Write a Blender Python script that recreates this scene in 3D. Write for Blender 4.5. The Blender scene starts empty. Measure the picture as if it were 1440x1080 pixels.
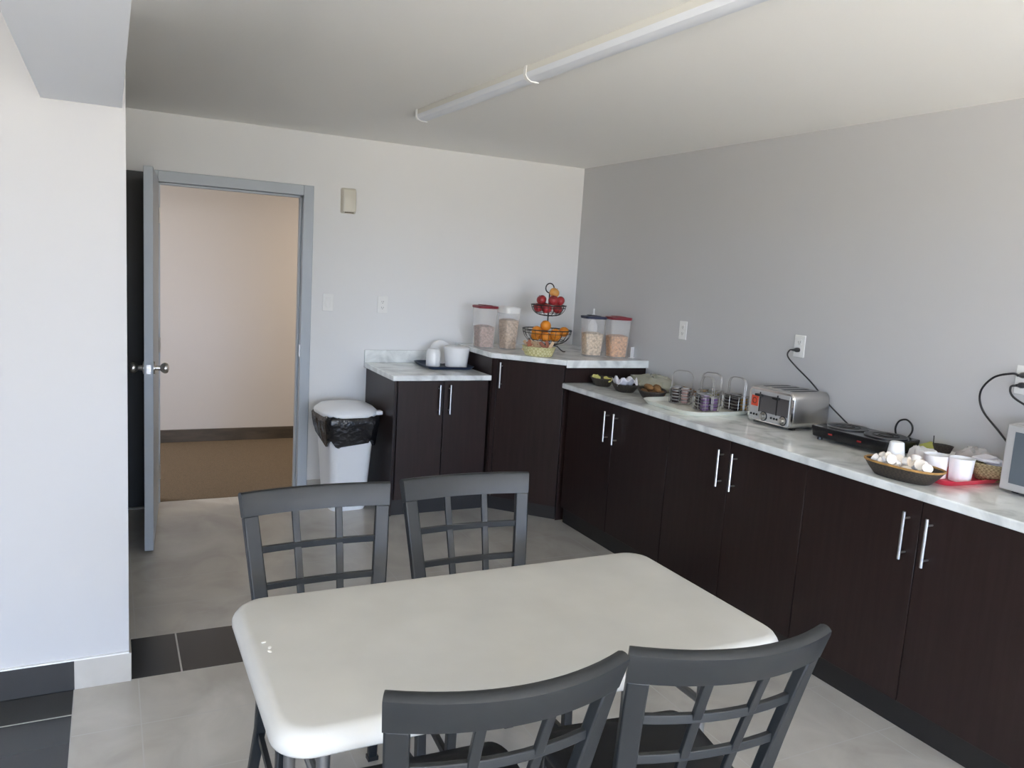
import bpy, bmesh, math, random
from mathutils import Vector, Matrix
random.seed(7)
S = bpy.context.scene
COL = S.collection

# ------------------------------------------------------------------ camera
CAM_LOC = Vector((-3.2296, -5.3351, 1.6033))
YAW, PITCH, ROLL, FPX = 0.4722, -0.1412, 0.0625, 1119.63
fw = Vector((math.sin(YAW)*math.cos(PITCH), math.cos(YAW)*math.cos(PITCH), math.sin(PITCH)))
rt = Vector((math.cos(YAW), -math.sin(YAW), 0)); up = rt.cross(fw)
r2 = math.cos(ROLL)*rt + math.sin(ROLL)*up
u2 = -math.sin(ROLL)*rt + math.cos(ROLL)*up
cd = bpy.data.cameras.new('camera'); cam = bpy.data.objects.new('camera', cd); COL.objects.link(cam)
M4 = Matrix((r2, u2, -fw)).transposed().to_4x4(); M4.translation = CAM_LOC
cam.matrix_world = M4
cd.sensor_fit = 'HORIZONTAL'; cd.sensor_width = 36.0; cd.lens = FPX/1440*36.0
cd.clip_start = 0.02
S.camera = cam

# ------------------------------------------------------------------ world, daylight, exposure
S.view_settings.view_transform = 'Standard'; S.view_settings.look = 'None'
S.view_settings.gamma = 1.0; S.view_settings.use_curve_mapping = False
S.view_settings.exposure = 0.53
S.cycles.use_denoising = True
S.cycles.max_bounces = 14; S.cycles.diffuse_bounces = 10; S.cycles.transparent_max_bounces = 16
S.cycles.sample_clamp_indirect = 6.0; S.cycles.caustics_reflective = False; S.cycles.caustics_refractive = False
W = bpy.data.worlds.new('sky'); S.world = W; W.use_nodes = True
nt = W.node_tree; nt.nodes.clear()
tc = nt.nodes.new('ShaderNodeTexCoord'); sx = nt.nodes.new('ShaderNodeSeparateXYZ')
mr = nt.nodes.new('ShaderNodeMapRange'); mr.inputs[1].default_value = -1; mr.inputs[2].default_value = 1
cr = nt.nodes.new('ShaderNodeValToRGB'); bg = nt.nodes.new('ShaderNodeBackground'); wo = nt.nodes.new('ShaderNodeOutputWorld')
nt.links.new(tc.outputs['Generated'], sx.inputs[0]); nt.links.new(sx.outputs['Z'], mr.inputs[0])
nt.links.new(mr.outputs[0], cr.inputs[0]); nt.links.new(cr.outputs[0], bg.inputs[0]); nt.links.new(bg.outputs[0], wo.inputs[0])
el = cr.color_ramp.elements
el[0].position = 0.0; el[0].color = (2.4, 2.25, 2.0, 1)
el[1].position = 1.0; el[1].color = (0.50, 0.72, 1.05, 1)
for p, c in ((0.37, (2.6, 2.42, 2.12, 1)), (0.43, (.60, .56, .49, 1)), (0.475, (0.46, 0.43, 0.37, 1)), (0.50, (0.95, 0.96, 0.97, 1)), (0.52, (0.90, 1.20, 1.75, 1)), (0.65, (0.50, 0.82, 1.45, 1))):
    e = el.new(p); e.color = c
bg.inputs[1].default_value = 8.0

WINX0, WINX1, WINZ0, WINZ1, WY = -3.6, -0.10, 0.05, 2.30, -10.2
pl = bpy.data.lights.new('window_portal', 'AREA'); pl.shape = 'RECTANGLE'; pl.size = WINX1-WINX0; pl.size_y = WINZ1-WINZ0
pl.cycles.is_portal = True
po = bpy.data.objects.new('window_portal', pl); COL.objects.link(po)
po.location = ((WINX0+WINX1)/2, WY+0.02, (WINZ0+WINZ1)/2); po.rotation_euler = (math.pi/2, 0, 0)   # faces +Y

sl_ = bpy.data.lights.new('sun', 'SUN'); sl_.energy = 280.0; sl_.angle = .01; sl_.color = (1.0, .955, .89)
so = bpy.data.objects.new('sun', sl_); COL.objects.link(so); so.rotation_mode = 'QUATERNION'
so.rotation_quaternion = Vector((-math.sin(.75)*math.cos(.39), math.cos(.75)*math.cos(.39), -math.sin(.39))).to_track_quat('-Z', 'Y')
# second window, in the left wall of the wide end of the room
W2Y0, W2Y1, W2Z0, W2Z1, W2X = -9.8, -6.4, 0.05, 2.30, -6.2
pl2 = bpy.data.lights.new('window_portal', 'AREA'); pl2.shape = 'RECTANGLE'; pl2.size = W2Y1-W2Y0; pl2.size_y = W2Z1-W2Z0
pl2.cycles.is_portal = True
po2 = bpy.data.objects.new('window_portal', pl2); COL.objects.link(po2)
po2.location = (W2X+0.02, (W2Y0+W2Y1)/2, (W2Z0+W2Z1)/2); po2.rotation_euler = (math.pi/2, 0, -math.pi/2)   # faces +X

# ------------------------------------------------------------------ materials
def lin(r, g, b):
    f = lambda c: (c/255/12.92) if c/255 <= 0.04045 else ((c/255+0.055)/1.055)**2.4
    return (f(r), f(g), f(b), 1)
def mat(name, col, rough=0.5, metal=0.0, noise=None, bump=None, **kw):
    m = bpy.data.materials.new(name); m.use_nodes = True
    n = m.node_tree; b = n.nodes['Principled BSDF']
    col = tuple(col) if len(col) == 4 else tuple(col)+(1,)
    b.inputs['Base Color'].default_value = col
    b.inputs['Roughness'].default_value = rough; b.inputs['Metallic'].default_value = metal
    for k, v in kw.items(): b.inputs[k.replace('_', ' ')].default_value = v
    t = n.nodes.new('ShaderNodeTexCoord')
    if noise:
        sc, amt, stretch = noise
        mp = n.nodes.new('ShaderNodeMapping'); mp.inputs['Scale'].default_value = stretch
        nz = n.nodes.new('ShaderNodeTexNoise'); nz.inputs['Scale'].default_value = sc; nz.inputs['Detail'].default_value = 5
        rp = n.nodes.new('ShaderNodeValToRGB')
        rp.color_ramp.elements[0].position = .3; rp.color_ramp.elements[1].position = .7
        rp.color_ramp.elements[0].color = tuple(max(0, c*(1-amt)) for c in col[:3])+(1,)
        rp.color_ramp.elements[1].color = tuple(min(1, c*(1+amt)) for c in col[:3])+(1,)
        n.links.new(t.outputs['Object'], mp.inputs[0]); n.links.new(mp.outputs[0], nz.inputs[0])
        n.links.new(nz.outputs['Fac'], rp.inputs[0]); n.links.new(rp.outputs[0], b.inputs['Base Color'])
    if bump:
        sc, st, dist = bump
        nz = n.nodes.new('ShaderNodeTexNoise'); nz.inputs['Scale'].default_value = sc; nz.inputs['Detail'].default_value = 3
        bp = n.nodes.new('ShaderNodeBump'); bp.inputs['Strength'].default_value = st; bp.inputs['Distance'].default_value = dist
        n.links.new(t.outputs['Object'], nz.inputs[0]); n.links.new(nz.outputs['Fac'], bp.inputs['Height'])
        n.links.new(bp.outputs[0], b.inputs['Normal'])
    return m
def weave(name, c1, c2, scale=60, rough=.7):
    m = mat(name, c1, rough); n = m.node_tree; b = n.nodes['Principled BSDF']
    t = n.nodes.new('ShaderNodeTexCoord'); ck = n.nodes.new('ShaderNodeTexChecker')
    ck.inputs['Scale'].default_value = scale; ck.inputs[1].default_value = tuple(c1)+(1,); ck.inputs[2].default_value = tuple(c2)+(1,)
    n.links.new(t.outputs['Object'], ck.inputs[0]); n.links.new(ck.outputs[0], b.inputs['Base Color'])
    bp = n.nodes.new('ShaderNodeBump'); bp.inputs['Distance'].default_value = .003
    n.links.new(ck.outputs['Fac'], bp.inputs['Height']); n.links.new(bp.outputs[0], b.inputs['Normal'])
    return m

M = {}
M['wall_white'] = mat('white wall paint', (.76, .76, .755), .6, bump=(160, .05, .002))
M['wall_partition'] = mat('darkened partition paint', (.50, .50, .505), .6, bump=(160, .05, .002))  # white paint darkened to offset the strong light falling on this wall
M['wall_grey'] = mat('grey wall paint', (.53, .53, .535), .6, bump=(160, .05, .002))
M['ceiling'] = mat('ceiling paint', (.90, .89, .86), .8, bump=(90, .1, .004))
M['beam'] = mat('bulkhead paint', (.76, .78, .82), .7)
M['hall_wall'] = mat('hallway wall paint', (.62, .595, .58), .6)
M['carpet'] = mat('brown carpet', (.13, .095, .06), .95, noise=(220, .35, (1, 1, 1)), bump=(400, .5, .004))
M['hall_base'] = mat('dark hallway baseboard', (.07, .055, .04), .5, noise=(30, .3, (.2, 1, 1)))
M['door_grey'] = mat('grey door paint', (.40, .44, .48), .4)
M['door_dark'] = mat('charcoal door paint', (.028, .03, .03), .5)
M['steel'] = mat('brushed steel', (.62, .60, .57), .28, 1.0)
M['wire_steel'] = mat('dull steel wire', (.42, .41, .40), .35, .9)
M['chrome'] = mat('chrome', (.78, .78, .78), .1, 1.0)
M['espresso'] = mat('espresso laminate', (.018, .0105, .0095), .36, noise=(9, .2, (5, 5, .35)), Specular_IOR_Level=.28)
M['toe'] = mat('black toe kick', (.008, .007, .007), .5)
M['worktop'] = None
M['plate_white'] = mat('white plastic cover', (.80, .80, .78), .35)
M['beige'] = mat('beige plastic', (.66, .63, .54), .45)
M['white_plastic'] = mat('white plastic', (.80, .81, .82), .35)
M['table_white'] = mat('granite white plastic', (.52, .515, .485), .42, noise=(6, .05, (1, 1, 1)), bump=(350, .12, .001))
M['chair'] = mat('charcoal powder coat', (.009, .0115, .014), .44, noise=(40, .08, (1, 1, 1)))
M['vinyl'] = mat('black vinyl', (.012, .012, .013), .45)
M['tube_grey'] = mat('grey steel tube', (.20, .20, .20), .35, .6)
M['bag_black'] = mat('black bin bag', (.008, .008, .009), .22, bump=(14, .8, .02))
M['fixture'] = mat('white fixture enamel', (.74, .73, .68), .5)
M['diffuser'] = mat('frosted diffuser', (.80, .83, .88), .35)
M['clip'] = mat('white clip', (.85, .85, .84), .35)
M['wire_black'] = mat('black wire', (.02, .02, .02), .4)
M['cord'] = mat('black cord', (.012, .012, .013), .5)
M['black_plastic'] = mat('black plastic', (.012, .012, .013), .35)
M['black_enamel'] = mat('black enamel', (.010, .010, .011), .2)
M['toaster_panel'] = mat('grey toaster panel', (.16, .155, .16), .3, .7)
M['microwave_glass'] = mat('microwave window', (.10, .12, .14), .12)
M['silver'] = mat('silver plastic', (.50, .50, .50), .38, .35)
M['red_light'] = mat('red indicator', (.30, .02, .02), .3)
M['sticker'] = mat('orange red sticker', (.62, .07, .03), .5)
M['sticker_dark'] = mat('dark sticker print', (.10, .03, .02), .5)
M['label_grey'] = mat('grey badge', (.42, .42, .42), .4)
def clear(name, col, alpha, rough=.15):
    m = mat(name, col, rough); m.node_tree.nodes['Principled BSDF'].inputs['Alpha'].default_value = alpha
    return m
M['clear'] = clear('clear plastic', (.80, .78, .76), .30)
M['clear_bag'] = clear('clear bag plastic', (.62, .62, .50), .55, .25)
M['clear_bag_white'] = clear('clear white bag plastic', (.80, .80, .78), .45, .25)
M['red_lid'] = mat('dark red lid', (.20, .018, .03), .4)
M['navy_lid'] = mat('navy lid', (.02, .025, .06), .4)
M['white_lid'] = mat('white lid', (.82, .82, .80), .4)
def cereal(name, col): return mat(name, col, .85, noise=(70, .45, (1, 1, 1)), bump=(90, 1, .01))
M['cereal_a'] = cereal('reddish cereal', (.42, .27, .22)); M['cereal_b'] = cereal('tan cereal', (.55, .40, .27))
M['cereal_c'] = cereal('pale cereal', (.68, .52, .34)); M['cereal_d'] = cereal('orange cereal', (.66, .34, .13))
M['apple_red'] = mat('red apple skin', (.30, .025, .03), .3, noise=(18, .5, (1, 1, .4)))
M['apple_yellow'] = mat('yellow red apple skin', (.62, .30, .08), .3, noise=(14, .5, (1, 1, .4)))
M['apple_green'] = mat('green yellow apple skin', (.55, .50, .16), .3, noise=(14, .2, (1, 1, .4)))
M['orange'] = mat('orange peel', (.72, .25, .02), .45, bump=(200, .4, .002))
M['stem'] = mat('brown stem', (.10, .06, .03), .7)
M['wicker_pale'] = weave('pale wicker', (.62, .58, .33), (.46, .42, .20), 70)
M['wicker_tan'] = weave('tan wicker', (.46, .38, .21), (.26, .20, .10), 130)
M['wicker_dark'] = weave('dark wicker', (.022, .018, .015), (.045, .035, .026), 120, .6)
M['wicker_rim'] = mat('amber basket rim', (.36, .20, .06), .6, noise=(40, .3, (1, 1, 1)))
M['foil_red'] = mat('brown red packet', (.36, .13, .08), .35, bump=(60, .5, .01))
M['foil_tan'] = mat('tan packet', (.58, .42, .27), .35, bump=(60, .5, .01))
M['butter'] = mat('yellow packet', (.66, .62, .20), .45, noise=(60, .25, (1, 1, 1)))
M['napkin'] = mat('white napkin', (.78, .76, .80), .9, bump=(30, .5, .01))
M['bread'] = mat('brown bread crust', (.24, .12, .04), .8, noise=(20, .35, (1, 1, 1)))
M['tray_white'] = mat('ivory tray', (.78, .78, .70), .4)
M['tray_navy'] = mat('navy tray', (.02, .035, .075), .3)
M['tray_red'] = mat('red tray', (.55, .03, .06), .35)
M['foam'] = mat('white foam', (.84, .84, .84), .55)
M['ceramic'] = mat('white ceramic', (.84, .84, .83), .25)
for n, c in (('jam_dark', (.03, .02, .02)), ('jam_purple', (.16, .09, .20)), ('jam_amber', (.42, .24, .06)), ('jam_green', (.30, .28, .12)), ('jam_rose', (.34, .22, .20))):
    M[n] = mat(n.replace('_', ' '), c, .3)
M['foil'] = mat('silver foil lid', (.40, .39, .38), .35, .8)
M['creamer'] = mat('creamer cup', (.86, .83, .79), .4)
M['creamer_lid'] = mat('creamer lid', (.84, .76, .66), .35)
M['wood_scrap'] = mat('paper scrap', (.85, .84, .80), .8)
M['sponge'] = mat('yellow green cloth', (.42, .44, .12), .8)

def worktop_mat():
    m = mat('marbled white laminate', (.66, .68, .66), .16); n = m.node_tree; b = n.nodes['Principled BSDF']
    t = n.nodes.new('ShaderNodeTexCoord'); nz = n.nodes.new('ShaderNodeTexNoise')
    nz.inputs['Scale'].default_value = 5; nz.inputs['Detail'].default_value = 8; nz.inputs['Distortion'].default_value = 1.4
    rp = n.nodes.new('ShaderNodeValToRGB'); e = rp.color_ramp.elements
    e[0].position = .30; e[0].color = (.50, .52, .51, 1); e[1].position = .60; e[1].color = (.84, .86, .84, 1)
    x = e.new(.48); x.color = (.74, .76, .74, 1)
    n.links.new(t.outputs['Object'], nz.inputs[0]); n.links.new(nz.outputs['Fac'], rp.inputs[0]); n.links.new(rp.outputs[0], b.inputs['Base Color'])
    return m
M['worktop'] = worktop_mat()

def tile_mat(name, kind):
    """kind 'floor': pale tiles, a row of charcoal tiles in line with the partition, charcoal tiles left of x=-3.355"""
    m = mat(name, (.4, .4, .4), .3); n = m.node_tree; b = n.nodes['Principled BSDF']; L = n.links.new
    g = n.nodes.new('ShaderNodeNewGeometry'); sp = n.nodes.new('ShaderNodeSeparateXYZ'); L(g.outputs['Position'], sp.inputs[0])
    def math_(op, a, c=None):
        k = n.nodes.new('ShaderNodeMath'); k.operation = op
        for i, v in enumerate((a, c)):
            if v is None: continue
            if isinstance(v, (int, float)): k.inputs[i].default_value = v
            else: L(v, k.inputs[i])
        return k.outputs[0]
    X, Y = sp.outputs['X'], sp.outputs['Y']
    def grout(c, off, period, w):
        f = math_('FRACT', math_('DIVIDE', math_('SUBTRACT', c, off), period))
        d = math_('MULTIPLY', math_('MINIMUM', f, math_('SUBTRACT', 1.0, f)), period)
        return math_('LESS_THAN', d, w)
    stripe = math_('MULTIPLY', math_('GREATER_THAN', Y, -2.235), math_('LESS_THAN', Y, -1.893))
    left = math_('MULTIPLY', math_('LESS_THAN', X, -3.355), math_('LESS_THAN', Y, -2.2))
    dark = math_('MAXIMUM', stripe, left)
    if kind == 'base':
        dark = left
    lg = math_('MAXIMUM', grout(X, -3.145, .61, .0022), grout(Y, -2.235, .325, .0022))
    dg = math_('MAXIMUM', math_('MULTIPLY', stripe, grout(X, -2.993, .33, .0032)),
               math_('MULTIPLY', left, math_('MAXIMUM', grout(Y, -2.421, .66, .0034), grout(X, -3.355, .66, .003))))
    nz = n.nodes.new('ShaderNodeTexNoise'); nz.inputs['Scale'].default_value = 3.2; nz.inputs['Detail'].default_value = 7; nz.inputs['Distortion'].default_value = .8
    mp = n.nodes.new('ShaderNodeMapping'); mp.inputs['Scale'].default_value = (1.3, 1, 1); L(g.outputs['Position'], mp.inputs[0]); L(mp.outputs[0], nz.inputs[0])
    rp = n.nodes.new('ShaderNodeValToRGB'); e = rp.color_ramp.elements
    e[0].position = .3; e[0].color = (.40, .38, .345, 1); e[1].position = .72; e[1].color = (.53, .51, .47, 1); L(nz.outputs['Fac'], rp.inputs[0])
    def mix(f, a, c):
        k = n.nodes.new('ShaderNodeMix'); k.data_type = 'RGBA'; L(f, k.inputs[0])
        for i, v in ((6, a), (7, c)):
            if isinstance(v, tuple): k.inputs[i].default_value = v
            else: L(v, k.inputs[i])
        return k.outputs[2]
    light = rp.outputs[0] if kind == 'base' else mix(lg, rp.outputs[0], (.48, .47, .45, 1))
    darkc = (.032, .034, .037, 1) if kind == 'base' else mix(dg, (.030, .032, .034, 1), (.42, .41, .39, 1))
    L(mix(dark, light, darkc), b.inputs['Base Color'])
    b.inputs['Roughness'].default_value = .25
    return m
M['floor'] = tile_mat('floor tiles', 'floor'); M['tile_base'] = tile_mat('skirting tiles', 'base')

# ------------------------------------------------------------------ mesh helpers
class MB:
    def __init__(s): s.v = []; s.f = []
    def add(s, vs, fs):
        o = len(s.v); s.v += [tuple(p) for p in vs]; s.f += [tuple(i+o for i in f) for f in fs]; return s
    def box(s, x0, x1, y0, y1, z0, z1):
        v = [(x, y, z) for z in (z0, z1) for y in (y0, y1) for x in (x0, x1)]
        return s.add(v, [(0, 2, 3, 1), (4, 5, 7, 6), (0, 1, 5, 4), (2, 6, 7, 3), (0, 4, 6, 2), (1, 3, 7, 5)])
    def prism(s, poly, z0, z1):
        n = len(poly); v = [(x, y, z0) for x, y in poly]+[(x, y, z1) for x, y in poly]
        return s.add(v, [tuple(range(n-1, -1, -1)), tuple(range(n, 2*n))]+[(i, (i+1) % n, n+(i+1) % n, n+i) for i in range(n)])
    def loft(s, rings, cap0=True, cap1=True, closed=False):
        n = len(rings[0]); v = [p for r in rings for p in r]; f = []
        k = len(rings)
        for a in range(k if closed else k-1):
            b = (a+1) % k
            f += [(a*n+i, a*n+(i+1) % n, b*n+(i+1) % n, b*n+i) for i in range(n)]
        if cap0 and not closed: f.append(tuple(range(n-1, -1, -1)))
        if cap1 and not closed: f.append(tuple((k-1)*n+i for i in range(n)))
        return s.add(v, f)
    def lathe(s, prof, c=(0, 0, 0), seg=24, cap0=True, cap1=True, sx=1, sy=1):
        rings = [[(c[0]+sx*r*math.cos(2*math.pi*i/seg), c[1]+sy*r*math.sin(2*math.pi*i/seg), c[2]+z) for i in range(seg)] for r, z in prof]
        return s.loft(rings, cap0, cap1)
    def tube(s, pts, r, seg=8, closed=False):
        P = [Vector(p) for p in pts]; n = len(P)
        R_ = r if isinstance(r, (list, tuple)) else [r]*n
        T = []
        for i in range(n):
            a = P[(i-1) % n] if (closed or i > 0) else P[i]; b = P[(i+1) % n] if (closed or i < n-1) else P[i]
            T.append((b-a).normalized())
        q = T[0].orthogonal().normalized(); rings = []
        for i in range(n):
            q = (q-T[i]*q.dot(T[i])).normalized(); w = T[i].cross(q)
            rings.append([tuple(P[i]+R_[i]*(math.cos(2*math.pi*k/seg)*q+math.sin(2*math.pi*k/seg)*w)) for k in range(seg)])
        return s.loft(rings, closed=closed)
    def bar(s, pts, wdirs, w, t):
        """flat bar: width w along wdirs, thickness t across"""
        P = [Vector(p) for p in pts]; n = len(P); rings = []
        for i in range(n):
            T = (P[min(i+1, n-1)]-P[max(i-1, 0)]).normalized()
            wd = Vector(wdirs[i] if isinstance(wdirs, list) else wdirs); wd = (wd-T*wd.dot(T)).normalized(); td = T.cross(wd)
            ww = w[i] if isinstance(w, (list, tuple)) else w
            rings.append([tuple(P[i]+a*ww/2*wd+b*t/2*td) for a, b in ((-1, -1), (1, -1), (1, 1), (-1, 1))])
        return s.loft(rings)
    def ball(s, c, r, seg=14, ring=9, sz=1.0, dent=0.0):
        prof = []
        for i in range(ring+1):
            a = -math.pi/2+math.pi*i/ring
            rr = max(math.cos(a), .02)*r; z = math.sin(a)*r*sz
            if dent: z -= dent*r*math.exp(-(rr/r)**2*9)*(1 if a > 0 else -.6)
            prof.append((rr, z))
        return s.lathe(prof, c, seg)
    def build(s, name, m, parent=None, smooth=35, bevel=0, seg=2, recalc=True):
        me = bpy.data.meshes.new(name); me.from_pydata(s.v, [], s.f)
        if recalc:
            bm = bmesh.new(); bm.from_mesh(me); bmesh.ops.recalc_face_normals(bm, faces=bm.faces); bm.to_mesh(me); bm.free()
        me.materials.append(m)
        if smooth:
            me.polygons.foreach_set('use_smooth', [True]*len(me.polygons)); me.set_sharp_from_angle(angle=math.radians(smooth))
        o = bpy.data.objects.new(name, me); COL.objects.link(o)
        if parent: o.parent = parent
        if bevel:
            b = o.modifiers.new('bevel', 'BEVEL'); b.width = bevel; b.segments = seg; b.limit_method = 'ANGLE'; b.angle_limit = math.radians(50)
            b.harden_normals = False
        return o
def rr(w, d, r, z, cx=0, cy=0, n=5):
    """rounded rectangle ring"""
    r = min(r, w/2-1e-4, d/2-1e-4); out = []
    for sx_, sy_, a0 in ((1, 1, 0), (-1, 1, 90), (-1, -1, 180), (1, -1, 270)):
        for k in range(n+1):
            a = math.radians(a0+90*k/n)
            out.append((cx+sx_*(w/2-r)+r*math.cos(a), cy+sy_*(d/2-r)+r*math.sin(a), z))
    return out
def ell(a, b, z, n=28, cx=0, cy=0, p=1.0):
    o = []
    for i in range(n):
        t = 2*math.pi*i/n; c, s_ = math.cos(t), math.sin(t)
        o.append((cx+a*math.copysign(abs(c)**p, c), cy+b*math.copysign(abs(s_)**p, s_), z))
    return o
def tag(o, label, cat, group=None, kind=None):
    o['label'] = label; o['category'] = cat
    if group: o['group'] = group
    if kind: o['kind'] = kind
    return o
def thing(name, label, cat, loc=(0, 0, 0), rz=0, group=None):
    o = bpy.data.objects.new(name, None); COL.objects.link(o); o.location = loc; o.rotation_euler = (0, 0, rz); o.empty_display_size = .05
    return tag(o, label, cat, group)
def struct(o): o['kind'] = 'structure'; return o
def place(o, loc, rz=0): o.location = loc; o.rotation_euler = (0, 0, rz); return o
def dup(o, loc, rot, label, scale=None):
    """copy a thing, its parts and their sub-parts"""
    def cp(x, par):
        c = x.copy(); COL.objects.link(c); c.parent = par
        for ch in list(x.children): cp(ch, c)
        return c
    c = cp(o, None); c.location = loc; c.rotation_euler = rot if isinstance(rot, tuple) else (0, 0, rot); c['label'] = label
    if scale: c.scale = (scale,)*3
    return c

# ------------------------------------------------------------------ the setting
H = 2.402
XL, YF, PW = -6.2, -10.2, -2.2367          # room's far left, front wall, partition face
struct(MB().box(XL-.1, .12, YF-.12, .12-.07, -.06, 0).build('floor', M['floor'], smooth=0))
struct(MB().box(XL-.1, .12, YF-.12, 1.9, H, H+.08).build('ceiling', M['ceiling'], smooth=0))
struct(MB().box(0, .12, YF-.12, 1.9, 0, H).build('wall_right', M['wall_grey'], smooth=0))
DX0, DX1, DZ = -2.985, -2.085, 2.035      # door opening
wb = MB(); wb.box(XL, DX0, 0, .12, 0, H); wb.box(DX1, 0, 0, .12, 0, H); wb.box(DX0, DX1, 0, .12, DZ, H)
struct(wb.build('wall_back', M['wall_white'], smooth=0))
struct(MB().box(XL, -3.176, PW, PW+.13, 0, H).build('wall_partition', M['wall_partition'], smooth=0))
wl = MB(); wl.box(XL-.12, XL, YF-.12, W2Y0, 0, H); wl.box(XL-.12, XL, W2Y1, .12, 0, H)
wl.box(XL-.12, XL, W2Y0, W2Y1, 0, W2Z0); wl.box(XL-.12, XL, W2Y0, W2Y1, W2Z1, H)
struct(wl.build('wall_left', M['wall_white'], smooth=0))
wf = MB(); wf.box(XL, WINX0, YF-.12, YF, 0, H); wf.box(WINX1, 0, YF-.12, YF, 0, H)
wf.box(WINX0, WINX1, YF-.12, YF, 0, WINZ0); wf.box(WINX0, WINX1, YF-.12, YF, WINZ1, H)
struct(wf.build('wall_front', M['wall_white'], smooth=0))
def window(name, loc, rz, width, height, n):
    wn = bpy.data.objects.new(name, None); COL.objects.link(wn); struct(wn); wn.location = loc; wn.rotation_euler = (0, 0, rz)
    w = width/2; fr = MB()
    fr.box(-w, -w+.05, -.10, -.04, 0, height); fr.box(w-.05, w, -.10, -.04, 0, height)
    fr.box(-w+.05, w-.05, -.10, -.04, 0, .05); fr.box(-w+.05, w-.05, -.10, -.04, height-.05, height)
    for k in range(1, n): x = -w+width*k/n; fr.box(x-.025, x+.025, -.10, -.04, .05, height-.05)
    fr.build('window_frame', M['white_plastic'], wn)
    MB().box(-w-.05, w+.05, -.03, .06, -.03, 0).build('window_sill', M['white_plastic'], wn, bevel=.004)
window('window_1', ((WINX0+WINX1)/2, YF, WINZ0), 0, WINX1-WINX0, WINZ1-WINZ0, 4)
window('window_2', (XL, (W2Y0+W2Y1)/2, W2Z0), -math.pi/2, W2Y1-W2Y0, W2Z1-W2Z0, 4)
# dropped beam running from the partition towards the camera
struct(MB().box(-3.4241, -3.188, YF, PW, 2.0636, H).build('trim_1', M['beam'], smooth=0))
# skirting tiles
struct(MB().box(XL, -3.172, PW-.010, PW, 0, .112).build('baseboard_partition', M['tile_base'], smooth=0, bevel=.002))
struct(MB().box(-3.176, -3.168, PW-.01, PW+.13, 0, .112).build('baseboard_end', M['tile_base'], smooth=0, bevel=.002))
struct(MB().box(-2.035, -1.66, -.010, 0, 0, .10).build('baseboard_back', M['tile_base'], smooth=0, bevel=.002))
struct(MB().box(XL, -3.176, PW-.012, PW, .112, .117).build('trim_2', M['plate_white'], smooth=0))
# hallway beyond the door
struct(MB().box(-6.2, .0, .05, 1.9, -.06, .002).build('floor_hallway', M['carpet'], smooth=0))
struct(MB().box(-6.2, .0, 1.77, 1.9, 0, H).build('wall_hallway', M['hall_wall'], smooth=0))
struct(MB().box(-6.32, -6.2, .12, 1.9, 0, H).build('wall_hallway_end', M['hall_wall'], smooth=0))
struct(MB().box(-6.2, .0, 1.75, 1.77, .002, .108).build('baseboard_hallway', M['hall_base'], smooth=0, bevel=.003))
struct(MB().box(-6.2, DX0, .12, .125, 0, H).build('wall_hallway_near', M['hall_wall'], smooth=0))
hl = bpy.data.lights.new('hallway_light', 'AREA'); hl.energy = 18; hl.size = .35; hl.color = (1.0, .82, .62)
ho = bpy.data.objects.new('hallway_light', hl); COL.objects.link(ho); ho.location = (-.7, .95, H-.06)

hall_fill = bpy.data.lights.new('hallway_light', 'AREA'); hall_fill.energy = 25; hall_fill.size = .35; hall_fill.color = (.97, .97, 1.0)  # added neutral fill for the hallway's left side, no fitting there
hall_fill_ob = bpy.data.objects.new('hallway_light', hall_fill); COL.objects.link(hall_fill_ob); hall_fill_ob.location = (-4.3, .95, H-.06)

# door frame and open leaf
d1 = bpy.data.objects.new('door_1', None); COL.objects.link(d1); struct(d1)
f = MB()
def frame_side(x0, x1):
    f.box(x0, x1, -.022, .14, 0, DZ+.03)
frame_side(DX0-.035, DX0+.02); frame_side(DX1-.02, DX1+.045)
f.box(DX0+.02, DX1-.02, -.022, .14, DZ-.035, DZ+.03)
f.box(DX0+.02, DX0+.033, .03, .06, 0, DZ-.035); f.box(DX1-.033, DX1-.02, .03, .06, 0, DZ-.035); f.box(DX0+.02, DX1-.02, .03, .06, DZ-.05, DZ-.035)
f.build('door_frame', M['door_grey'], d1, bevel=.003)
MB().box(DX1-.024, DX1-.0195, -.010, .02, .95, 1.03).build('strike_plate', M['steel'], d1)
LW = .855
leaf = MB().box(-.044, 0, -LW, 0, .012, 2.005).build('door_leaf', M['door_grey'], d1, bevel=.002)
leaf.location = (DX0+.022, -.03, 0); leaf.rotation_euler = (0, 0, math.radians(-4.6))
def knob(sgn):
    k = MB(); x0 = 0 if sgn > 0 else -.044
    prof = [(.033, 0), (.033, .006), (.014, .010), (.012, .030), (.020, .036), (.028, .048), (.029, .058), (.024, .068), (.010, .073)]
    rings = [[(x0+sgn*z, -LW+.065+r*math.cos(2*math.pi*i/20), .985+r*math.sin(2*math.pi*i/20)) for i in range(20)] for r, z in prof]
    k.loft(rings).build('door_knob', M['steel'], leaf)
knob(1); knob(-1)
lp = MB().box(-.033, -.011, -LW-.002, -LW, .962, 1.008); lp.box(-.030, -.014, -LW-.010, -LW-.002, .975, .995)
lp.build('latch_plate', M['steel'], leaf)
hg = MB()
for z in (.22, 1.02, 1.80): hg.tube([(.004, -.004, z-.045), (.004, -.004, z+.045)], .007, 8)
hg.build('hinge', M['steel'], leaf)
# charcoal door shut in the back wall, seen in the slot behind the open leaf
d2 = bpy.data.objects.new('door_2', None); COL.objects.link(d2); struct(d2)
MB().box(-3.95, -3.045, -.045, -.001, .006, 2.045).build('door_leaf', M['door_dark'], d2, bevel=.003)
MB().box(-3.95, -3.045, -.07, -.001, 0, .006).build('threshold', M['fixture'], d2)

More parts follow.
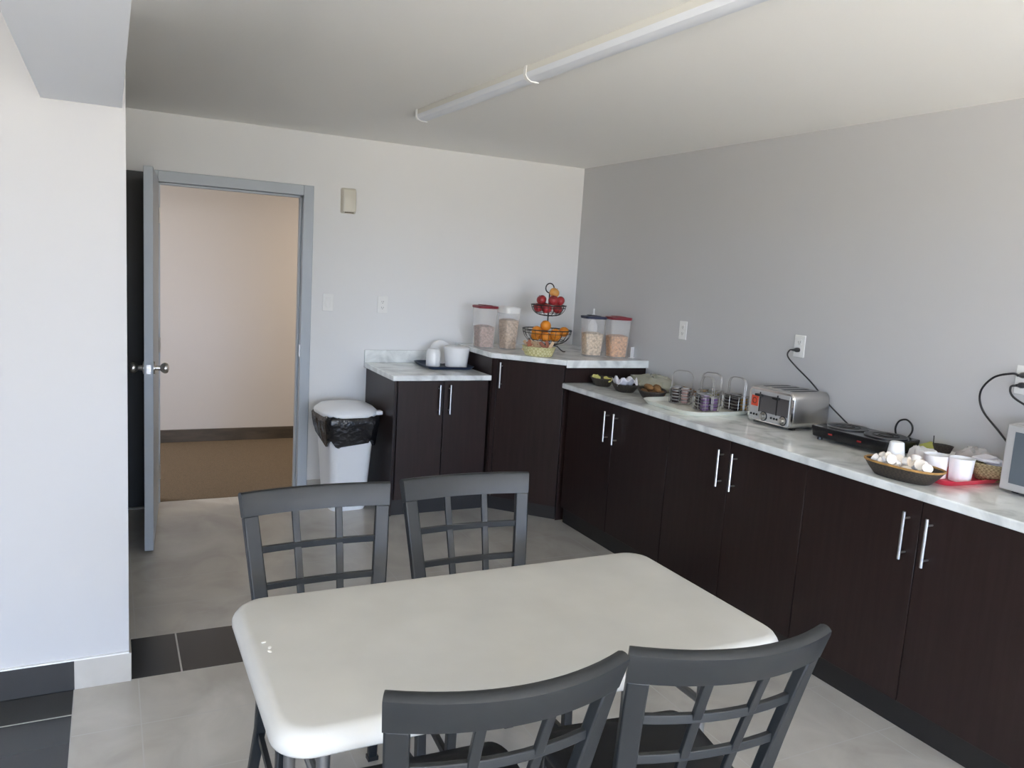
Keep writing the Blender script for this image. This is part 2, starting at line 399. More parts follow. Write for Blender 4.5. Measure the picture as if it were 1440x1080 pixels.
# ------------------------------------------------------------------ kitchen units
def handle(parent, x, y, z0, z1, nrm=(1, 0), off=.032):
    h = MB(); a, b = nrm
    h.tube([(x+a*off, y+b*off, z0), (x+a*off, y+b*off, z1)], .006, 10)
    for z in (z0+.025, z1-.025): h.tube([(x, y, z), (x+a*(off), y+b*(off), z)], .0045, 8)
    return h.build('handle', M['steel'], parent)
CT = .914; TH = .034
# tall-run along the right wall: fronts face -X
def right_unit(y0, y1, label, hz=(.645, .825)):
    t = thing('base_cabinet', label, 'cabinet', (-.31, (y0+y1)/2, 0), 0, 'espresso base cabinets along the grey wall')
    cy = (y0+y1)/2; L0, L1 = y0-cy, y1-cy
    MB().box(-.289, .308, L0+.0002, L1-.0002, .0, CT-TH).build('body', M['espresso'], t)
    MB().box(-.2895, -.2885, L0+.001, L1-.001, .0, .098).build('toe_kick', M['toe'], t)
    for s in (-1, 1):
        a, b = (L0+.003, -.0025) if s < 0 else (.0025, L1-.003)
        d = MB().box(-.312, -.291, a, b, .105, CT-TH-.006).build('door', M['espresso'], t, bevel=.0008, seg=1)
        handle(d, -.312, s*.046, hz[0], hz[1], (-1, 0))
    return t
right_unit(-2.07, -1.03, 'espresso base cabinet in the corner under the bread baskets')
right_unit(-3.00, -2.07, 'espresso base cabinet under the toaster')
right_unit(-4.07, -3.00, 'espresso base cabinet under the red tray and white cup baskets')
right_unit(-5.10, -4.07, 'espresso base cabinet at the right edge below the microwave end')
t = thing('base_cabinet', 'low espresso two-door cabinet by the white bin under the navy tray', 'cabinet', (-1.31, -.31, 0))
MB().box(-.325, .318, -.29, .308, 0, CT-TH).build('body', M['espresso'], t)
MB().box(-.325, .318, -.2915, -.2895, 0, .10).build('toe_kick', M['toe'], t)
MB().box(-.335, -.325, -.312, .308, 0, CT-TH).build('side_panel', M['espresso'], t, bevel=.0015)
for s in (-1, 1):
    a, b = (-.308, -.0025) if s < 0 else (.0025, .312)
    d = MB().box(a, b, -.312, -.291, .105, CT-TH-.006).build('door', M['espresso'], t, bevel=.0015)
    handle(d, s*.036, -.312, .66, .852, (0, -1))
# raised corner cabinet with the diagonal door
HR = 1.0608
xa, ya, xb, yb = -.9885, -.6237, -.6406, -1.0042
dvec = Vector((xb-xa, yb-ya, 0)).normalized(); nvec = Vector((dvec.y, -dvec.x, 0))   # points to the room
if nvec.y > 0: nvec = -nvec
def dp(s, off): p = Vector((xa, ya, 0))+dvec*s+nvec*off; return (p.x, p.y)
DL = (Vector((xb, yb, 0))-Vector((xa, ya, 0))).length
t = thing('corner_cabinet', 'tall espresso corner cabinet with a diagonal door below the fruit', 'cabinet', (0, 0, 0))
MB().prism([(-.976, -.002), (-.002, -.002), (-.002, -.985), (xb+.01, -.985), dp(DL-.015, -.04), dp(.015, -.04), (-.976, ya+.01)], .0, HR-TH).build('body', M['espresso'], t)
MB().prism([dp(.015, -.039), dp(DL-.015, -.039), dp(DL-.015, -.036), dp(.015, -.036)], 0, .085).build('toe_kick', M['toe'], t)
MB().prism([dp(.012, -.036), dp(.040, -.036), dp(.040, -.017), dp(.012, -.017)], .09, HR-TH-.003).build('filler_strip', M['espresso'], t, bevel=.001)
d = MB().prism([dp(.044, -.036), dp(DL-.012, -.036), dp(DL-.012, -.015), dp(.044, -.015)], .09, HR-TH-.006).build('door', M['espresso'], t, bevel=.0015)
hx, hy = dp(.075, -.015); handle(d, hx, hy, .835, 1.005, (nvec.x, nvec.y), .03)
# worktops
t = thing('worktop', 'marbled white worktop with upstand on the low cabinet by the bin', 'worktop', (-1.32, -.33, CT))
MB().box(-.345, .330, -.322, .328, -TH, 0).build('slab', M['worktop'], t, bevel=.004)
MB().box(-.345, .330, .308, .328, .0005, .088).build('upstand', M['worktop'], t, bevel=.003)
t = thing('worktop', 'raised marbled white corner worktop holding the fruit stand', 'worktop', (0, 0, HR))
MB().prism([(xa, -.002), (-.002, -.002), (-.002, yb), (xb, yb), (xa, ya)], -TH, 0).build('slab', M['worktop'], t, bevel=.003)
MB().box(xb+.004, -.002, yb-.006, yb-.0005, -.048, .001).build('front_edge', M['worktop'], t, bevel=.001)
t = thing('worktop', 'long marbled worktop along the grey wall under the toaster', 'worktop', (-.326, -3.05, CT))
MB().box(-.325, .324, -2.06, 2.06, -TH, 0).build('slab', M['worktop'], t, bevel=.005)

# ------------------------------------------------------------------ ceiling light, wall fittings
t = thing('ceiling_light', 'long fluorescent wraparound fixture on the ceiling', 'ceiling light', (-1.722, -2.46, H), .028)
MB().box(-.036, .036, -1.22, 1.22, -.026, 0).build('housing', M['fixture'], t, bevel=.002)
prof = [(-.038, -.026), (-.038, -.034), (-.032, -.046), (-.016, -.053), (.016, -.053), (.032, -.046), (.038, -.034), (.038, -.026)]
for a, b in ((-1.22, .046), (.054, 1.22)):
    MB().loft([[(x, y, z) for x, z in prof] for y in (a, b)]).build('diffuser', M['diffuser'], t)
for y in (.05, 1.216):
    pts = [(-.040, y, .0), (-.042, y, -.036), (-.033, y, -.050), (-.016, y, -.058), (.018, y, -.058)]
    MB().bar(pts, (0, 1, 0), .020, .004).build('clip', M['clip'], t)

def wall_plate(name, label, cat, loc, rz, kind, group=None):
    """plate in local XZ, front towards -Y"""
    t = thing(name, label, cat, loc, rz, group)
    MB().box(-.036, .036, -.006, -.0005, -.058, .058).build('cover_plate', M['plate_white'], t, bevel=.003)
    if kind == 'switch':
        MB().box(-.016, .016, -.010, -.006, -.034, .034).build('rocker', M['plate_white'], t, bevel=.002)
    else:
        for z in (-.02, .02):
            r = MB().loft([[(x, y, z+zz) for x, zz in [(-.016, -.010), (-.010, -.016), (.010, -.016), (.016, -.010), (.016, .010), (.010, .016), (-.010, .016), (-.016, .010)]] for y in (-.0085, -.006)]).build('receptacle', M['plate_white'], t)
            for x in (-.006, .006): MB().box(x-.001, x+.001, -.0090, -.0084, z-.003, z+.006).build('slot', M['black_plastic'], r)
            MB().box(-.002, .002, -.0090, -.0084, z-.010, z-.006).build('slot', M['black_plastic'], r)
    return t
wall_plate('light_switch', 'white rocker light switch on the white wall nearest the door', 'light switch', (-1.925, 0, 1.318), 0, 'switch')
wall_plate('wall_outlet', 'white outlet on the white wall left of the cereal jars', 'outlet', (-1.548, 0, 1.315), 0, 'outlet')
wall_plate('wall_outlet', 'empty white outlet on the grey wall above the wire caddies', 'outlet', (0, -1.338, 1.298), -math.pi/2, 'outlet')
wall_plate('wall_outlet', 'white outlet on the grey wall above the toaster with one plug', 'outlet', (0, -2.298, 1.305), -math.pi/2, 'outlet')
wall_plate('wall_outlet', 'white outlet at the right edge above the microwave with two plugs', 'outlet', (0, -3.462, 1.30), -math.pi/2, 'outlet')
t = thing('wall_sensor', 'small beige box mounted high on the wall beside the door', 'sensor', (-1.81, 0, 1.992))
MB().loft([rr(.10, .165, .012, z) for z in (0, .010)]+[rr(.094, .160, .014, .016), rr(.088, .150, .016, .040), rr(.078, .138, .016, .045)]).build('case', M['beige'], t)
t.rotation_euler = (math.pi/2, 0, 0)
MB().box(-.03, .03, -.078, -.070, .016, .0415).build('lower_vent', M['stem'], t)

# ------------------------------------------------------------------ bin
t = thing('trash_bin', 'white plastic bin with black bag lining beside the cabinet', 'bin', (-1.862, -.305, 0), math.radians(4))
MB().loft([rr(.225, .26, .05, 0), rr(.232, .27, .05, .01), rr(.31, .34, .06, .60), rr(.318, .348, .06, .61), rr(.318, .348, .06, .615)]).build('body', M['white_plastic'], t)
rings = []
for k, (g, z) in enumerate(((.0, .475), (.014, .48), (.022, .52), (.03, .57), (.034, .61), (.022, .628))):
    r_ = rr(.300+g*2, .33+g*2, .07, z, n=8)
    rings.append([(x*(1+.014*math.sin(i*1.9+k)), y*(1+.014*math.cos(i*2.3+k*1.3)), zz+(.022*math.sin(i*.9+1)+(-.03 if y < 0 else .02) if k < 2 else .004*math.sin(i*1.7))) for i, (x, y, zz) in enumerate(r_)])
MB().loft(rings, cap0=False, cap1=False).build('bin_bag', M['bag_black'], t, smooth=50)
lid = MB().loft([rr(.365, .395, .13, .622, n=8), rr(.375, .405, .135, .634, n=8), rr(.368, .398, .13, .648, n=8), rr(.31, .34, .12, .676, n=8), rr(.17, .19, .07, .690, n=8)]).build('lid', M['white_plastic'], t, smooth=50)
MB().box(.150, .196, -.16, -.11, .628, .654).build('latch', M['white_plastic'], lid, bevel=.006)

# ------------------------------------------------------------------ table
TX0, TX1, TY0, TY1 = -2.968, -1.704, -3.987, -3.322
t = thing('folding_table', 'white plastic folding table with dark legs in the middle', 'table', ((TX0+TX1)/2, (TY0+TY1)/2, 0))
w_, d_ = TX1-TX0, TY1-TY0
top = MB().loft([rr(w_-.05, d_-.05, .05, .692, n=8), rr(w_-.006, d_-.006, .075, .692, n=8), rr(w_, d_, .078, .697, n=8), rr(w_, d_, .078, .712, n=8), rr(w_-.008, d_-.008, .076, .722, n=8),
                 rr(w_-.022, d_-.022, .070, .732, n=8), rr(w_-.040, d_-.040, .064, .7385, n=8), rr(w_-.060, d_-.060, .058, .740, n=8), rr(w_-.20, d_-.20, .04, .740, n=8)])
top.build('tabletop', M['table_white'], t, smooth=60)
for sx_ in (-1, 1):
    x = sx_*.505
    for sy_ in (-1, 1):
        lg = MB().tube([(x, sy_*.165, .69), (x, sy_*.165, .012)], .0145, 12).build('leg', M['tube_grey'], t)
        MB().lathe([(.019, 0), (.019, .025), (.0155, .030)], (x, sy_*.165, .0), 12).build('foot_cap', M['black_plastic'], lg)
    MB().tube([(x, -.165, .50), (x, .165, .50)], .011, 10).build('crossbar', M['tube_grey'], t)
    MB().tube([(x, 0, .50), (x-sx_*.30, 0, .685)], .010, 10).build('brace', M['tube_grey'], t)
for i, (px, py, a) in enumerate(((-2.926, -3.592, .3), (-2.918, -3.622, 1.2), (-2.921, -3.640, 2.0))):
    s = MB().loft([ell(.006, .0035, 0, 7), ell(.0065, .004, .001, 7), ell(.002, .0015, .002, 7)]).build('paper_scrap', M['wood_scrap'])
    place(s, (px, py, .7402), a); tag(s, 'tiny white scrap lying near the left end of the table', 'scrap', 'white scraps on the table')

# ------------------------------------------------------------------ chairs
BOW = .028      # the two far chairs curve less than the two near ones
def hw(z): return .178+(.229-.178)*max(0, min(1, (z-.45)/.47))**.9
def yb_(z): return -.165-.098*max(0, (z-.45)/.47)**1.25
def bp_(u, z): return Vector((u*hw(z), yb_(z)-BOW*max(0, (z-.42)/.5)*(1-u*u), z))
def tang(u, z): return (bp_(u+.01, z)-bp_(u-.01, z)).normalized()
def make_chair(label):
    t = thing('dining_chair', label, 'chair', group='charcoal lattice-back dining chairs round the table')
    # top rail
    zc = .880; rings = []
    for i in range(17):
        u = -1+2*i/16; T = tang(u, zc); upv = (bp_(u, .92)-bp_(u, .84)).normalized(); N = T.cross(upv).normalized()
        r_ = []
        for a, b in ((-.034, -.0125), (-.030, -.013), (.028, -.0145), (.036, -.013), (.041, -.006), (.042, 0), (.041, .006), (.036, .013), (.028, .0145), (-.030, .013), (-.034, .0125)):
            r_.append(tuple(bp_(u, zc+a*.93)+N*b))
        rings.append(r_)
    MB().loft(rings).build('top_rail', M['chair'], t, smooth=40)
    for s in (-1, 1):
        zs = (.850, .80, .72, .64, .56, .50, .45)
        pts = [bp_(s*.905, z) for z in zs]; wd = [tang(s*.9, z) for z in zs]
        pts += [Vector((s*.168, -.165, .40)), Vector((s*.176, -.175, .22)), Vector((s*.192, -.225, .012))]; wd += [Vector((1, 0, 0))]*3
        lg = MB().bar(pts, wd, [.044]*7+[.036, .032, .028], .025).build('leg', M['chair'], t, bevel=.004)
        MB().box(s*.192-.017, s*.192+.017, -.238, -.210, 0, .014).build('foot_cap', M['black_plastic'], lg)
    for u in (-.30, .30):
        zs = (.866, .80, .74, .68, .60, .52, .475)
        MB().bar([bp_(u, z) for z in zs], [tang(u, z) for z in zs], .021, .012).build('slat', M['chair'], t, bevel=.002)
    for z in (.752, .648, .545):
        us = [-.86+1.72*i/10 for i in range(11)]
        MB().bar([bp_(u, z)+Vector((0, .001, 0)) for u in us], (0, 0, 1), .020, .013).build('slat', M['chair'], t, bevel=.002)
    MB().bar([bp_(u, .468) for u in (-.9, -.5, 0, .5, .9)], (0, 0, 1), .03, .018).build('lower_rail', M['chair'], t, bevel=.002)
    def st(w0, w1, d, z, g=0): # seat outline, narrower at the back
        return [(x*(w1+(w0-w1)*(y/d+.5)), y, zz) for x, y, zz in rr(1, d, .09, z, n=6)]
    MB().loft([st(.40, .35, .385, .438), st(.43, .375, .40, .446), st(.435, .38, .405, .462), st(.425, .37, .395, .474), st(.36, .31, .33, .481)]).build('seat', M['vinyl'], t, smooth=60)
    fm = MB(); fm.box(-.165, .165, -.168, -.148, .405, .437); fm.box(-.185, .185, .150, .170, .405, .437)
    for s in (-1, 1): fm.bar([(s*.165, -.16, .421), (s*.188, .16, .421)], (0, 0, 1), .032, .018)
    fm.build('seat_frame', M['chair'], t)
    for s in (-1, 1):
        lg = MB().bar([(s*.188, .165, .437), (s*.196, .178, .012)], (1, 0, 0), .028, .026).build('leg', M['chair'], t, bevel=.004)
        MB().box(s*.196-.017, s*.196+.017, .163, .193, 0, .014).build('foot_cap', M['black_plastic'], lg)
        MB().bar([(s*.175, -.175, .20), (s*.192, .170, .20)], (0, 0, 1), .022, .014).build('stretcher', M['chair'], t)
    return t
ch = make_chair('charcoal lattice-back chair behind the table, nearest the open door')
place(ch, (-2.663, -3.255, 0), math.pi+math.radians(1.5))
dup(ch, (-2.174, -3.235, 0), math.pi-math.radians(1), 'charcoal lattice-back chair behind the table, in front of the corner cabinet')
BOW = .060
ch2 = make_chair('charcoal lattice-back chair at the near side of the table, left one seen from behind')
place(ch2, (-2.603, -3.935, 0), math.radians(-2))
dup(ch2, (-2.106, -3.962, 0), math.radians(-7), 'charcoal lattice-back chair at the near side, right one closest to the cabinets')

# ------------------------------------------------------------------ things on the raised corner
def jar(label, loc, rz, w, d, h, lidm, cer, fill, spout=False):
    t = thing('cereal_container', label, 'food container', loc, rz, 'cereal containers on the raised worktop')
    MB().loft([rr(w-.03, d-.03, .022, .0), rr(w-.024, d-.024, .024, .006), rr(w-.004, d-.004, .024, h-.03), rr(w-.004, d-.004, .024, h-.012)]).build('clear_body', M['clear'], t)
    MB().loft([rr(w-.04, d-.04, .02, .008), rr(w-.034+.02*fill, d-.034+.02*fill, .02, .01+fill*h*.9), rr(w*.5, d*.5, .02, .02+fill*h*.9)]).build('cereal', cer, t)
    if not spout:
        l = MB().loft([rr(w, d, .026, h-.018), rr(w+.006, d+.006, .028, h-.012), rr(w+.006, d+.006, .028, h-.002), rr(w-.012, d-.012, .024, h)]).build('lid', lidm, t)
        MB().box(-w*.2, w*.2, -d*.42, d*.42, h, h+.005).build('flip_cap', lidm, l, bevel=.002)
    else:
        l = MB().loft([rr(w-.002, d-.002, .026, h-.045), rr(w+.004, d+.004, .028, h-.038), rr(w+.004, d+.004, .028, h-.008), rr(w-.012, d-.012, .024, h)]).build('lid', lidm, t)
        MB().loft([rr(.05, .05, .012, h-.03, w*.42, 0), rr(.06, .055, .012, h-.006, w*.50, 0)]).build('spout', lidm, l)
    return t
jar('tall clear cereal jar with dark red lid, leftmost on the worktop', (-.902, -.30, HR), .0, .142, .15, .292, M['red_lid'], M['cereal_a'], .52)
jar('clear cereal jar with white spout lid left of the fruit stand', (-.757, -.385, HR), math.radians(8), .120, .14, .295, M['white_lid'], M['cereal_b'], .72, True)
jar('clear cereal jar with navy lid holding pale cereal', (-.288, -.735, HR), math.radians(-10), .145, .14, .272, M['navy_lid'], M['cereal_c'], .58)
jar('clear cereal jar with dark red lid half full of orange cereal', (-.140, -.815, HR), math.radians(-10), .150, .14, .276, M['red_lid'], M['cereal_d'], .54)
t = thing('white_bottle', 'white pump bottle top poking up behind the navy lidded jar', 'bottle', (-.205, -.60, HR))
MB().lathe([(.030, 0), (.032, .01), (.032, .20), (.014, .235), (.012, .25)], (0, 0, 0), 18).build('body', M['white_plastic'], t)
MB().lathe([(.013, .25), (.013, .275), (.006, .28), (.006, .315)], (0, 0, 0), 14).build('pump', M['white_plastic'], t)
t = thing('card_holder', 'small white card standing behind the orange cereal jar', 'card', (-.022, -.84, HR), math.radians(35))
MB().box(-.03, .03, -.002, .002, 0, .075).build('card', M['plate_white'], t); MB().box(-.03, .03, -.015, .015, -.0001, .004).build('base', M['plate_white'], t)

# fruit stand
FX, FY = -.49, -.46
t = thing('fruit_stand', 'two-tier black wire fruit stand with a ring on top', 'fruit stand', (FX, FY, HR))
def wire_bowl(z, R_, h, n, name):
    m = MB()
    def circ(r, zz, wr): m.tube([(r*math.cos(2*math.pi*i/28), r*math.sin(2*math.pi*i/28), zz) for i in range(28)], wr, 6, True)
    circ(R_, z+h, .004); circ(R_*.96, z+h*.78, .0022); circ(R_*.28, z+.002, .003); circ(R_*.72, z+h*.33, .0022)
    for k in range(n):
        a = 2*math.pi*k/n; pts = []
        for q in range(7):
            tt = q/6; r = R_*(.28+.72*math.sin(tt*math.pi/2)**.9); pts.append((r*math.cos(a), r*math.sin(a), z+.002+h*(1-math.cos(tt*math.pi/2))))
        m.tube(pts, .0017, 5)
    return m.build(name, M['wire_black'], t)
ZL, ZU = .045, .245
wire_bowl(ZL, .172, .105, 22, 'lower_bowl'); wire_bowl(ZU, .122, .075, 18, 'upper_bowl')
MB().tube([(0, 0, ZL), (0, 0, .405)], .005, 8).build('pole', M['wire_black'], t)
MB().tube([(.033*math.cos(2*math.pi*i/20), 0, .438+.033*math.sin(2*math.pi*i/20)) for i in range(20)], .0045, 7, True).build('ring', M['wire_black'], t, )
for k in range(3):
    a = math.radians(-55+120*k); c, s_ = math.cos(a), math.sin(a)
    MB().tube([(.045*c, .045*s_, ZL+.002), (.085*c, .085*s_, ZL-.006), (.115*c, .115*s_, .016), (.135*c, .135*s_, .006), (.15*c, .15*s_, .008)], .004, 7).build('leg', M['wire_black'], t)
def settle(P, r, rmax, zmin):
    P = [list(p) for p in P]
    for _ in range(400):
        for i in range(len(P)):
            for j in range(i):
                d_ = [P[i][k]-P[j][k] for k in range(3)]; l = math.sqrt(sum(q*q for q in d_)) or 1e-6
                if l < 2*r:
                    for k in range(3): P[i][k] += d_[k]/l*(2*r-l)*.5; P[j][k] -= d_[k]/l*(2*r-l)*.5
            q = math.hypot(P[i][0], P[i][1])
            if q > rmax: P[i][0] *= rmax/q; P[i][1] *= rmax/q
            if q < r+.006: P[i][0] *= (r+.006)/max(q, 1e-5); P[i][1] *= (r+.006)/max(q, 1e-5)
            P[i][2] = max(P[i][2], zmin)
    return P
def apple(m, label, group=None):
    a = MB().ball((0, 0, 0), .038, 16, 12, .92, .16).build('apple', m); tag(a, label, 'apple', group or 'apples in the fruit stand')
    MB().tube([(0, 0, .024), (.003, .002, .040)], .0018, 5).build('stem', M['stem'], a); return a
zb_ = HR+ZU
AL = 'red apple heaped in the upper bowl of the fruit stand'
AP = settle([(-.045, -.062, .060), (.030, -.070, .058), (-.070, .02, .058), (.072, .005, .058), (.0, .070, .060), (-.072, -.030, .104), (.060, -.040, .098), (-.012, -.078, .108), (.008, -.045, .150), (.070, .050, .105)], .036, .082, .054)
a0 = apple(M['apple_red'], AL); place(a0, (FX+AP[0][0], FY+AP[0][1], zb_+AP[0][2])); a0.scale = (.96,)*3
for p in AP[1:8]:
    dup(a0, (FX+p[0], FY+p[1], zb_+p[2]), (random.uniform(-.6, .6), random.uniform(-.6, .6), random.uniform(0, 6)), AL, random.uniform(.90, .96))
ay = apple(M['apple_yellow'], 'yellow and red apple on top of the heap in the upper bowl'); place(ay, (FX+AP[8][0], FY+AP[8][1], zb_+AP[8][2])); ay.rotation_euler = (.6, .3, 1); ay.scale = (.95,)*3
ag = apple(M['apple_green'], 'yellow green apple at the right of the upper bowl'); place(ag, (FX+AP[9][0], FY+AP[9][1], zb_+AP[9][2])); ag.rotation_euler = (.3, -.4, 2); ag.scale = (.93,)*3
OL = 'orange lying in the lower bowl of the fruit stand'
o0 = MB().ball((0, 0, 0), .038, 16, 11, .95).build('orange', M['orange']); tag(o0, OL, 'orange', 'oranges in the fruit stand'); zl_ = HR+ZL
MB().lathe([(.004, 0), (.003, .002)], (0, 0, .0345), 8).build('stem', M['stem'], o0)
OP = settle([(-.045, -.060, .060), (.045, -.060, .060), (-.080, .010, .062), (.080, .010, .062), (0, .075, .062), (-.10, -.06, .082), (.095, -.068, .080), (0, -.112, .082), (-.045, -.050, .132)], .0385, .118, .058)
place(o0, (FX+OP[0][0], FY+OP[0][1], zl_+OP[0][2]))
for p in OP[1:8]:
    dup(o0, (FX+p[0], FY+p[1], zl_+p[2]), (random.uniform(-.6, .6), random.uniform(-.6, .6), random.uniform(0, 6)), OL, random.uniform(.94, 1.0))
dup(o0, (FX+OP[8][0], FY+OP[8][1], zl_+OP[8][2]), (.4, .3, 0), 'topmost orange sitting above the rim of the lower fruit bowl', 1.0)

# pale wicker basket of packets
t = thing('wicker_basket', 'pale yellow wicker basket of snack packets before the fruit stand', 'basket', (-.715, -.765, HR), math.radians(-48))
n = 40; rings = []
for r, z in ((.074, 0), (.080, .004), (.098, .058), (.102, .062), (.096, .062), (.090, .058), (.074, .008)):
    rings.append([((r*1.12+(.003 if i % 2 else 0))*math.cos(2*math.pi*i/n), (r*.8+(.003 if i % 2 else 0))*math.sin(2*math.pi*i/n), z) for i in range(n)])
MB().loft(rings).build('basket', M['wicker_pale'], t, smooth=20)
def packet(m, name, label, cat, group, w=.020, l=.095, th=.008):
    p = MB().loft([[(x, y, z) for x, y, z in ((-w/2, yy, -e), (w/2, yy, -e), (w/2, yy, e), (-w/2, yy, e))] for yy, e in ((-l/2, .0006), (-l*.38, th/2), (0, th*.55), (l*.38, th/2), (l/2, .0006))]).build(name, m, smooth=60)
    return tag(p, label, cat, group)
SP = 'snack packet standing in the pale wicker basket'
pk = {}
for i in range(12):
    mm = M['foil_red'] if i % 3 == 0 else M['foil_tan']
    x = -.715+.055*(i % 5-2)*math.cos(math.radians(-48))*.62+random.uniform(-.01, .01); y = -.765+.055*(i % 5-2)*math.sin(math.radians(-48))*.62+(.018 if i > 4 else -.012)
    r_ = (math.radians(random.uniform(30, 62)), random.uniform(-.7, .7), random.uniform(-1.0, .4))
    if mm not in pk:
        pk[mm] = packet(mm, 'snack_packet', ('brown red ' if i % 3 == 0 else 'tan ')+SP, 'packet', 'snack packets in the pale basket'); pk[mm].location = (x, y, HR+.062); pk[mm].rotation_euler = r_
    else: dup(pk[mm], (x, y, HR+.060), r_, pk[mm]['label'])

# ------------------------------------------------------------------ low left worktop: navy tray with crockery
def tray(name, label, cat, m, loc, rz, w, d, h=.018, lip=.018, cr=.05):
    t = MB().loft([rr(w-.05, d-.05, cr-.02, .0), rr(w-.044, d-.044, cr-.018, .0), rr(w, d, cr, h), rr(w+.004, d+.004, cr+.002, h+.002), rr(w-.006, d-.006, cr-.002, h+.001), rr(w-.05, d-.05, cr-.02, .004)]).build(name, m)
    place(t, loc, rz); return tag(t, label, cat)
tray('serving_tray', 'navy serving tray on the low worktop under white crockery', 'tray', M['tray_navy'], (-1.158, -.215, CT+.0005), math.radians(-2), .34, .37)
t = MB().lathe([(.046, 0), (.049, .004), (.050, .085), (.046, .108), (.034, .120), (.012, .123)], (0, 0, 0), 26).build('mug', M['ceramic']); place(t, (-1.245, -.235, CT+.005))
tag(t, 'small white upturned mug at the left of the navy tray', 'mug')
t = thing('storage_tub', 'large white lidded tub at the right of the navy tray', 'tub', (-1.085, -.265, CT+.005), math.radians(-12))
MB().lathe([(.070, 0), (.076, .004), (.088, .120), (.088, .124)], (0, 0, 0), 32, sx=1.0, sy=1.0).build('tub', M['ceramic'], t)
MB().lathe([(.092, .122), (.093, .126), (.093, .136), (.086, .142), (.05, .146)], (0, 0, 0), 32).build('lid', M['ceramic'], t)
PL = 'white plate leaning upright at the back of the navy tray'
p0 = MB().lathe([(.055, 0), (.060, .003), (.080, .012), (.082, .014), (.078, .015), (.055, .007)], (0, 0, 0), 32).build('plate', M['ceramic']); tag(p0, PL, 'plate', 'plates leaning on the navy tray')
p0.location = (-1.145, -.120, CT+.088); p0.rotation_euler = (math.radians(76), 0, math.radians(4))
for k in range(1, 4): dup(p0, (-1.145+.001*k, -.120+.011*k, CT+.088), (math.radians(76), 0, math.radians(4)), PL)

# ------------------------------------------------------------------ long worktop: bread and butter baskets
def oval_basket(label, loc, rz, a, b, h, m=None, rim=None, p=.8):
    m = m or M['wicker_dark']
    t = thing('wicker_basket', label, 'basket', loc, rz)
    R_ = [ell(a*.66, b*.6, 0, p=p), ell(a*.70, b*.66, .002, p=p), ell(a*.86, b*.85, h*.5, p=p), ell(a, b, h, p=p), ell(a*.96, b*.94, h, p=p), ell(a*.80, b*.76, h*.5, p=p), ell(a*.64, b*.58, .006, p=p)]
    MB().loft(R_).build('basket', m, t, smooth=50)
    MB().tube(ell(a*.985, b*.975, h+.001, 36, p=p), .0045, 7, True).build('rim', rim or m, t)
    return t
oval_basket('small dark wicker basket of yellow packets in the corner of the worktop', (-.425, -1.105, CT), math.radians(70), .094, .072, .048)
oval_basket('dark wicker basket lined with a white napkin', (-.405, -1.330, CT), math.radians(68), .112, .08, .045)
oval_basket('long dark wicker basket of brown bread by the ivory tray', (-.385, -1.578, CT), math.radians(62), .125, .082, .045)
bk = None
for i in range(8):
    loc = (-.425+random.uniform(-.035, .035), -1.115+.024*(i-3.5)*.8, CT+.040+random.uniform(0, .012)); rot = (random.uniform(-.5, .5), random.uniform(-.5, .5), random.uniform(0, 3))
    if i == 0:
        bk = MB().loft([rr(.034, .026, .004, -.006, n=2), rr(.038, .030, .004, .004, n=2), rr(.040, .032, .004, .006, n=2)]).build('butter_packet', M['butter']); bk.location = loc; bk.rotation_euler = rot
        tag(bk, 'yellow butter packet in the small corner basket', 'packet', 'butter packets in the corner basket')
    else: dup(bk, loc, rot, bk['label'])
# napkin
nb = MB(); N_ = 14; vs = []
for j in range(N_):
    for i in range(N_):
        u, v = i/(N_-1)*2-1, j/(N_-1)*2-1
        z = .035+.018*math.sin(u*5+v*2)+.014*math.cos(v*7-u*3)+.020*max(abs(u), abs(v))**2
        vs.append((u*.092, v*.062, z))
nb.add(vs, [(j*N_+i, j*N_+i+1, (j+1)*N_+i+1, (j+1)*N_+i) for j in range(N_-1) for i in range(N_-1)])
o = nb.build('napkin', M['napkin'], smooth=80); place(o, (-.405, -1.325, CT+.010), math.radians(68)); sd = o.modifiers.new('thick', 'SOLIDIFY'); sd.thickness = .002
tag(o, 'crumpled white napkin lining the middle dark basket', 'napkin')
BL = 'brown bread roll lying in the long dark basket'
b0 = None
for i, (dx, dy, dz, rz) in enumerate(((-.045, .045, .032, .1), (.005, .035, .034, .15), (-.030, -.060, .032, -.05), (.040, -.075, .034, .1), (-.030, .010, .064, .25), (.030, -.030, .064, .05), (-.010, -.075, .060, .2))):
    loc = (-.385+dx*.7, -1.578+dy*.7, CT+dz); rot = (0, 0, math.radians(64)+rz)
    if b0 is None:
        b0 = MB().loft([[(x*.8, .019*k*math.cos(2*math.pi*i/12), .017*k*math.sin(2*math.pi*i/12)) for i in range(12)] for x, k in ((-.062, .15), (-.055, .6), (-.035, .95), (0, 1.05), (.035, .95), (.055, .6), (.062, .15))]).build('bread_roll', M['bread'], smooth=70)
        b0.location = loc; b0.rotation_euler = rot; tag(b0, BL, 'bread', 'bread rolls in the long basket')
    else: dup(b0, loc, rot, BL)
def crumple(name, label, cat, m, loc, rz, a, b, h, seed):
    rnd = random.Random(seed); rings = []
    for k, (g, z) in enumerate(((.85, 0), (1, .15), (1.02, .45), (.9, .75), (.62, .95), (.2, 1.0))):
        rings.append([(x*(1+rnd.uniform(-.09, .09)), y*(1+rnd.uniform(-.09, .09)), z*h*(1+(rnd.uniform(-.14, .14) if k > 0 else 0))) for x, y, _ in ell(a*g, b*g, 0, 22, p=.8)])
    o = MB().loft(rings).build(name, m, smooth=30); place(o, loc, rz); return tag(o, label, cat)
crumple('bread_bag', 'greenish clear bag of bread against the grey wall behind the baskets', 'bag', M['clear_bag'], (-.155, -1.27, CT), math.radians(82), .20, .11, .085, 3)
LL = 'brown loaf lying under the clear bag beside the wall'
